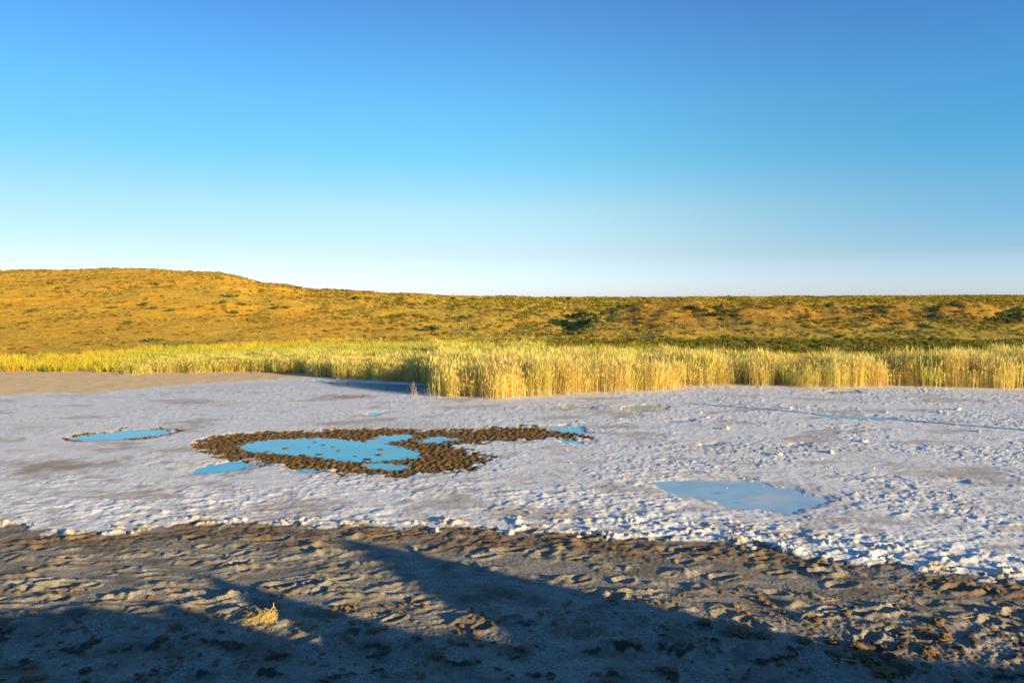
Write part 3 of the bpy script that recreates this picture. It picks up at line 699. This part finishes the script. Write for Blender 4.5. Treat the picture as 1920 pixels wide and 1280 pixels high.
cl = fbm(X*1.5, Y*1.5, 3, 230); keep = (rng.random(n) < sst(-.1, .6, cl)*.9+.05)
X, Y = X[keep], Y[keep]; sc = rng.uniform(.2, 1, len(X))**4*.04+.005
scatter('mud_crumbs', 'small crumbs of dry mud strewn over the near shore', protos['crumb'],
        np.stack([X, Y, ground(X, Y)+sc*.1], -1), np.stack([sc*1.2, sc, sc*.6], -1), np.zeros(len(X)), .3)
n = 2600; X, Y, px = fan_points(n, 10.5, 31, -200, 2150)
tsh = Y - np.interp(X, *SH); k = (tsh > .1) & (Y < reed_front(X)-.2) & (Y < np.interp(X, *BE)) & (rng.random(n) < .25*sst(-1, 5, X)+.03)
X, Y = X[k], Y[k]; sc = rng.uniform(.2, 1, len(X))**3*.028+.008
scatter('salt_crumbs', 'small broken pieces of salt crust on the flat', protos['saltcrumb'],
        np.stack([X, Y, ground(X, Y)], -1), sc, np.zeros(len(X)), .5)

# ------------------------------------------------------------------ single things
def hit(x, y):
    """where the line of sight through photo pixel (x, y) meets the ground"""
    a, s_ = (x-960)/F, (y-HOR)/F
    Ys = np.geomspace(5.6, 460, 4000); zz = ground(a*Ys, Ys); m = (EYE - s_*Ys) < zz
    i = int(np.argmax(m)) if m.any() else len(Ys)-1
    return float(a*Ys[i]), float(Ys[i]), float(zz[i])

# white salt lumps on the right of the flat
lumps = [(1795,768,.13,'largest white salt lump far right, near the reeds'),
         (1760,773,.10,'left of two white lumps side by side at the far right'),
         (1773,775,.09,'right of two white lumps side by side at the far right'),
         (1481,765,.08,'small white lump just above the long thin shadow line'),
         (1660,773,.08,'white salt lump between the long thin shadow and the reeds'),
         (1620,828,.12,'white salt lump alone in the middle right of the flat'),
         (1557,848,.11,'white salt lump with a dark foot, below the lone middle lump'),
         (1361,804,.12,'pale salt lump with a long shadow beneath the shadow line'),
         (1326,783,.08,'brown tinged lump at the left start of the long shadow'),
         (1459,852,.09,'low white salt lump up from the wide pale puddle'),
         (1313,774,.08,'small white lump before the reeds, left of the long shadow'),
         (1835,809,.07,'tiny white lump at the far right edge on the long shadow')]
for i, (x, y, s_, lab) in enumerate(lumps):
    X, Y, Z = hit(x, y)
    o = link(bpy.data.objects.new('salt_lump', lump_mesh('salt_lump', M_SALT, 3, .55, .6, 60+i)))
    o.location = (X, Y, Z + s_*.2); o.scale = (s_*.9, s_*.8, s_*.65); o.rotation_euler = (0, 0, i*1.3)
    tag(o, lab, 'salt lump', 'salt lumps on the flat')
# brown clods standing in the large puddle
PC = ['largest brown clod, left of the middle of the big puddle','flat clod at the lower left edge of the big puddle','clod by the far edge in the middle of the big puddle','speck of clod right beside the far middle one','small clod above the left of the puddle middle','round brown clod right of the puddle middle','clod by the near edge below the puddle middle','clod near the lower edge, left of the one below the middle','upper of two clods at the right side of the puddle','lower of two clods at the right side of the puddle','wide clod by the lower right edge of the puddle','tiny clod between the middle and the lower right edge','tiny clod at the far edge left of the middle']
for i, (x, y, s_) in enumerate([(536,840,.10),(502,846,.08),(606,833,.06),(625,837,.06),(580,838,.05),(636,844,.07),(598,851,.08),(566,852,.07),(715,842,.09),(712,852,.10),(689,860,.10),(666,854,.05),(590,828,.05)]):
    X, Y = gp(x, y)
    o = link(bpy.data.objects.new('algae_clod', lump_mesh('algae_clod', M_CLOD, 3, .5, .5, 80+i)))
    o.location = (X, Y, -.01); o.scale = (s_*1.05, s_*.8, s_*.42)
    tag(o, PC[i], 'clod', 'clods in the large puddle')
# rough clods at the edge of the shade, lower right
clods = [(1385,1188,.16,'jagged golden clod pair left of the lit row, lower right'),
         (1432,1196,.10,'low crumbly clod at the left end of the lit row'),
         (1512,1204,.12,'crumbly clod below the orange pebble'),
         (1561,1206,.09,'small upright clod in the middle of the lit row'),
         (1604,1215,.13,'rounded lit clod above the black hollow'),
         (1622,1233,.15,'knobbly golden clod beside the black hollow'),
         (1640,1245,.13,'golden clod stepping down to the right of the hollow'),
         (1660,1265,.14,'upright forked clod near the bottom edge'),
         (1686,1248,.12,'golden clod at the right end of the cluster'),
         (1558,1228,.09,'lit clod over the pale thin stick'),
         (1740,1224,.11,'long flat lit clod right of the cluster'),
         (1770,1196,.10,'wide dark topped clod above the flat lit clod'),
         (1758,1166,.11,'broken golden clod row at the right'),
         (1531,1165,.08,'green tinged clod left of the mud pit'),
         (1449,1138,.07,'orange pebble lit by the sun'),
         (1470,1148,.06,'smaller orange pebble next to the bigger one'),
         (1320,1168,.09,'small lit clod at the right tip of the long shade'),
         (820,1232,.09,'lone golden clod glowing at the bottom centre'),
         (700,1185,.08,'pale crumb heap left of centre in the shade gap'),
         (660,1168,.06,'small lit pebble right of the dead twigs'),
         (80,1272,.08,'lit pebble in the bottom left corner'),
         (50,1278,.09,'ochre lump in the bottom left corner'),
         (60,1152,.07,'round ochre pebble at the left'),
         (54,1066,.07,'small round ochre stone near the left edge'),
         (303,1198,.08,'golden tipped dark clod under the left shade peak'),
         (255,1178,.06,'orange pebble at the edge of the left shade')]
for i, (x, y, s_, lab) in enumerate(clods):
    X, Y, Z = hit(x, y)
    small = 'pebble' in lab or 'stone' in lab
    o = link(bpy.data.objects.new('pebble' if small else 'mud_clod', lump_mesh('clod', M_MUDCLOD, 4, .35 if small else .75, .75, 120+i, 1.2 if small else 2.1)))
    k = .5 if small else .6
    o.location = (X, Y, Z + s_*k*.3); o.scale = (s_*k*1.3, s_*k, s_*k*(.8 if small else .62)); o.rotation_euler = (0, 0, (i*.7) % .6)
    tag(o, lab, 'pebble' if small else 'clod', 'clods and pebbles on the muddy shore')

def tube(V, Fc, pts, r0, r1, n=5):
    base = len(V); pts = [np.array(p, float) for p in pts]; m = len(pts)
    for i, p in enumerate(pts):
        d = pts[min(i+1, m-1)] - pts[max(i-1, 0)]; d = d/(np.linalg.norm(d)+1e-9)
        u = np.cross(d, (.3,.9,.2)); u /= np.linalg.norm(u)+1e-9; v = np.cross(d, u); r = r0 + (r1-r0)*i/(m-1)
        for j in range(n): a = 6.2832*j/n; V.append(p + u*math.cos(a)*r + v*math.sin(a)*r)
    for i in range(m-1):
        for j in range(n): a = base+i*n+j; b = base+i*n+(j+1) % n; Fc.append((a, b, b+n, a+n))
def tube_obj(name, parts, material, parent=None):
    V, Fc = [], []
    for p in parts: tube(V, Fc, *p)
    me = mesh_np(name, np.array(V), np.array(Fc), material, True); return link(bpy.data.objects.new(name, me), parent)
def wiggly(p, q, n, amp, sag=0):
    out = []
    for i in range(n+1):
        f = i/n; out.append([p[k]*(1-f)+q[k]*f + (random.gauss(0, amp) if 0 < i else 0) for k in range(3)])
        out[-1][2] += sag*4*f*(1-f)
    return out
def empty(name, loc, label, cat, group=None):
    e = bpy.data.objects.new(name, None); e.location = loc; e.empty_display_size = .1; link(e); return tag(e, label, cat, group)
# dead uprooted twigs: a forked stem with a skirt of fine hanging twigs
X, Y, Z = hit(494, 1166)
t = empty('dead_bush', (X, Y, Z), 'golden dead bush of tangled fine twigs with a forked stem', 'dead bush')
stem = [(wiggly((.06,0,.0), (.085,.02,.17), 4, .006), .010, .008, 6), (wiggly((.085,.02,.17), (.14,.02,.29), 3, .004), .009, .006, 6),
        (wiggly((.14,.02,.29), (.145,.02,.36), 2, .002), .006, .004, 6), (wiggly((.14,.02,.29), (.19,.03,.18), 3, .005), .005, .003, 6),
        (wiggly((.10,.02,.20), (.02,.0,.27), 3, .006), .005, .003, 6)]
tube_obj('stem', stem, M_TWIG, t)
tw = []
for i in range(95):
    sx = random.uniform(-.22, .20); hz = np.interp(sx, [-.24,-.1,.05,.15,.22], [.05,.15,.22,.21,.10])*random.uniform(.6, 1.05)
    p = (sx*.8+.05, random.uniform(-.03,.05), hz)
    q = (sx*1.1+random.gauss(-.05,.04), random.uniform(-.14,.08), random.uniform(0,.03))
    tw.append((wiggly(p, q, 4, .007, .02), .0038, .0018, 4))
    if i % 2:
        m = wiggly(p, q, 4, .007)[2]; tw.append((wiggly(m, (m[0]+random.gauss(0,.05), m[1]-.04, max(0, m[2]-random.uniform(0,.08))), 2, .004), .0028, .0014, 4))
for i in range(50):
    a = (random.uniform(-.2,.12), random.uniform(-.05,.05), random.uniform(.05,.18)); tw.append((wiggly(a, (a[0]+random.gauss(0,.08), a[1]+random.gauss(0,.04), a[2]+random.gauss(0,.04)), 3, .006), .003, .0015, 4))
tube_obj('twigs', tw, M_TWIG, t); t.scale = (.86,.8,.62)
X, Y, Z = hit(556, 1170)
t = empty('dead_bush', (X, Y, Z), 'small flat dead bush with one long twig, right of the bigger one', 'dead bush')
tube_obj('stem', [(wiggly((-.02,0,.03), (.2,.02,.07), 4, .004), .006, .003, 5), (wiggly((.04,0,.05), (.02,0,.16), 3, .006), .004, .002, 5)], M_TWIG, t)
tw = []
for i in range(60):
    p = (random.uniform(-.08,.08), random.uniform(-.03,.03), random.uniform(.03,.09)); a = random.uniform(0, 6.3); r = random.uniform(.05,.12)
    tw.append((wiggly(p, (p[0]+r*math.cos(a), p[1]+r*math.sin(a)*.6, random.uniform(0,.04)), 3, .006, .01), .003, .0014, 4))
tube_obj('twigs', tw, M_TWIG, t); t.scale = (.72,.72,.6)
# pale stick lying by the clods
X, Y, Z = hit(1585, 1240)
o = tube_obj('stick', [(wiggly((-.12,.03,.02), (.12,-.04,.02), 5, .004), .007, .004, 6)], M_TWIG); o.location = (X, Y, Z)
tag(o, 'thin pale stick lying in the shade below the lit clods', 'stick')

for i, (x, y, a_, lab) in enumerate([(1560,1128,.2,'thin dark twig lying level by the right footprints'),(1175,1113,-.5,'short dry twig in the lit mud right of centre'),
        (1820,1160,.1,'dry straw lying near the right edge of the shore'),(1255,1085,-.3,'thin twig below the salt edge, right of centre')]):
    X, Y, Z = hit(x, y); L_ = .13
    o = tube_obj('twig', [(wiggly((-L_,0,.012), (L_,.0,.016), 5, .004), .004, .002, 4), (wiggly((0,0,.012), (L_*.5,.05,.03), 3, .003), .003, .0015, 4)], M_TWIG)
    o.location = (X, Y, Z+.005); o.rotation_euler = (0, 0, a_); tag(o, lab, 'twig')

# reed stalks standing alone before the bed
for i, (x, y, h) in enumerate([(774,741,.72),(779,741,.62),(787,741,.3),(800,742,.5),(812,743,1.2),(824,744,1.3)]):
    X, Y, Z = hit(x, y)
    parts = [(wiggly((j*.04-.04, random.gauss(0,.03), 0), (j*.05-.05+random.gauss(0,.06), 0, h*random.uniform(.6,1)), 4, .008), .007, .003, 4) for j in range(3)]
    o = tube_obj('reed_stalk', parts, M_TWIG); o.location = (X, Y, Z-.02)
    tag(o, ['tallest loose dry stalks in front of the shaded pool','loose dry stalks just right of the tallest ones at the pool','shortest stub of stalks at the pool edge','low loose stalks left of the reed bed corner','tall thin stalks at the left corner of the reed bed','tall stalks just right of the reed bed corner ones'][i], 'reed', 'loose stalks before the reed bed')

# wooden pole off to the right; its shadow is the long thin line over the flat
tipX, tipY = gp(1290, 757); dd = 2.9/TAN
bx, by = tipX + SUN_XY.x*dd, tipY + SUN_XY.y*dd
o = tube_obj('wooden_pole', [([(0,0,-.3),(0,0,1.2),(0,0,2.9)], .14, .11, 12)], M_POLE); o.location = (bx, by, 0)
tag(o, 'wooden pole outside the view whose shadow draws a line over the salt', 'pole')

# shrubs that can be told apart on the hills
def shrub_mesh(seed):
    r_ = random.Random(seed); V, Fc = [], []
    cl = [(r_.gauss(0,.32), r_.gauss(0,.22), r_.uniform(.28,.55), r_.uniform(.25,.42)) for _ in range(7)]
    for cx_, cy_, cz_, cr in cl:
        for j in range(75):
            v = Vector((r_.gauss(0,1), r_.gauss(0,1), r_.gauss(0,1))).normalized()*cr*r_.uniform(.6,1.05)
            p = Vector((cx_, cy_, cz_)) + Vector((v.x, v.y, v.z*.75)); p.z = max(p.z, .03)
            a = Vector((r_.gauss(0,1), r_.gauss(0,1), r_.gauss(0,1))).normalized()*r_.uniform(.05,.1); b_ = a.cross(Vector((r_.gauss(0,1), r_.gauss(0,1), .3))).normalized()*.06
            k = len(V); V += [p-a, p+b_, p+a, p-b_]; Fc.append((k, k+1, k+2, k+3))
    me = mesh_np('crown', np.array([tuple(v) for v in V]), np.array(Fc), M_LEAF, False)
    V2, F2 = [], []
    for cx_, cy_, cz_, cr in cl: tube(V2, F2, [(0,0,-.05),(cx_*.5,cy_*.5,cz_*.5),(cx_,cy_,cz_)], .03, .012, 4)
    return me, mesh_np('stem', np.array(V2), np.array(F2), M_BARK, True)
SM = [shrub_mesh(900+i) for i in range(5)]
shrubs = [(95,531,1.5,'dark green shrub high on the left of the golden hill'),
 (110,540,1.4,'low green shrub just under the highest left shrub'),(42,506,1.3,'small shrub on the skyline at the far left'),
 (62,583,1.5,'green shrub on the left slope over the reddish soil'),(210,577,1.3,'small dark shrub on the middle of the left hill'),
 (272,571,1.6,'dark shrub leading a line of bushes across the left hill'),(290,578,1.5,'green shrub behind the leading dark one on the left hill'),
 (320,582,1.3,'right end shrub in the line across the left hill'),(290,533,1.5,'shrub on the upper middle of the golden hill'),
 (430,556,2.1,'largest dark shrub beside the bare orange patch'),(420,567,1.8,'green shrub below the largest dark one on the hill'),
 (440,586,1.6,'shrub under the bare orange patch'),(455,571,1.4,'shrub at the left end of the bare orange patch'),
 (515,578,1.6,'shrub at the right end of the bare orange patch'),(535,576,1.3,'smaller shrub next to the right end of the orange patch'),
 (560,540,2.2,'shrub breaking the skyline where the hill slopes down'),(485,529,1.8,'low shrub on the sloping skyline'),
 (240,606,1.4,'wide dark shrub low on the golden hill'),(285,639,1.0,'small green shrub at the foot of the hill'),
 (668,549,2.2,'leftmost shrub on the level skyline'),(690,551,1.8,'second shrub on the level skyline from the left'),
 (750,554,2.0,'shrub on the skyline left of the picture centre'),(850,557,2.4,'green shrub on the skyline close before the centre'),
 (885,557,2.3,'broad green shrub on the skyline close to the centre'),(912,559,1.9,'small shrub right of the broad skyline one'),
 (1065,560,3.2,'tallest shrub on the skyline right of centre'),(1110,561,2.2,'low shrub right of the tallest skyline shrub'),
 (1210,561,2.5,'shrub on the skyline over the dark gully'),(810,617,1.9,'nearly black shrub on the slope at the centre'),
 (850,575,1.6,'dark shrub under the skyline at the centre'),(900,574,1.3,'small dark shrub right of the centre slope shrub'),
 (1110,590,1.9,'bright green shrub at the head of the gully'),(1090,604,1.6,'dark shrub in the shaded gully'),
 (1300,578,2.0,'dark shrub crowning the right ridge'),(1345,590,1.8,'dark shrub on the face of the right ridge'),
 (1405,606,1.7,'dark round shrub low on the right ridge'),(1555,573,2.0,'dark shrub on the right ridge top by the orange bank'),
 (1640,577,2.0,'dark shrub amid the orange bank on the right'),(1880,592,2.6,'large black shrub in the hollow at the far right'),
 (1868,601,2.4,'second black shrub crowding the far right hollow'),(1893,604,2.2,'lowest black shrub of the far right hollow'),
 (1575,632,1.3,'green shrub on the plain before the right ridge'),(1700,655,1.1,'dark shrub right behind the right reeds'),
 (1500,648,1.2,'dark shrub behind the reeds, right of centre'),(985,653,1.2,'dark green bush poking up behind the nearest reeds'),
 (1050,650,1.1,'green bush behind the reeds at the centre right')]
for i, (x, y, s_, lab) in enumerate(shrubs):
    yy = max(y, 560) if x > 640 else y
    q = hit(x, yy + 2)
    if q[1] > 430: q = hit(x, yy + 5)
    if q[1] > 430:
        Yq = 330.; Xq = (x-960)/F*Yq; q = (Xq, Yq, float(ground(np.array([Xq]), np.array([Yq]))[0]))
    f = s_*(.62 if q[1] > 70 else .8)
    e = empty('shrub', (q[0], q[1], q[2]-.05), lab, 'shrub', 'shrubs told apart on the hills')
    e.scale = (f*1.15, f, f*.8); e.rotation_euler = (0, 0, i*1.1)
    c, st = SM[i % 5]
    link(bpy.data.objects.new('crown', c), e); link(bpy.data.objects.new('stem', st), e)
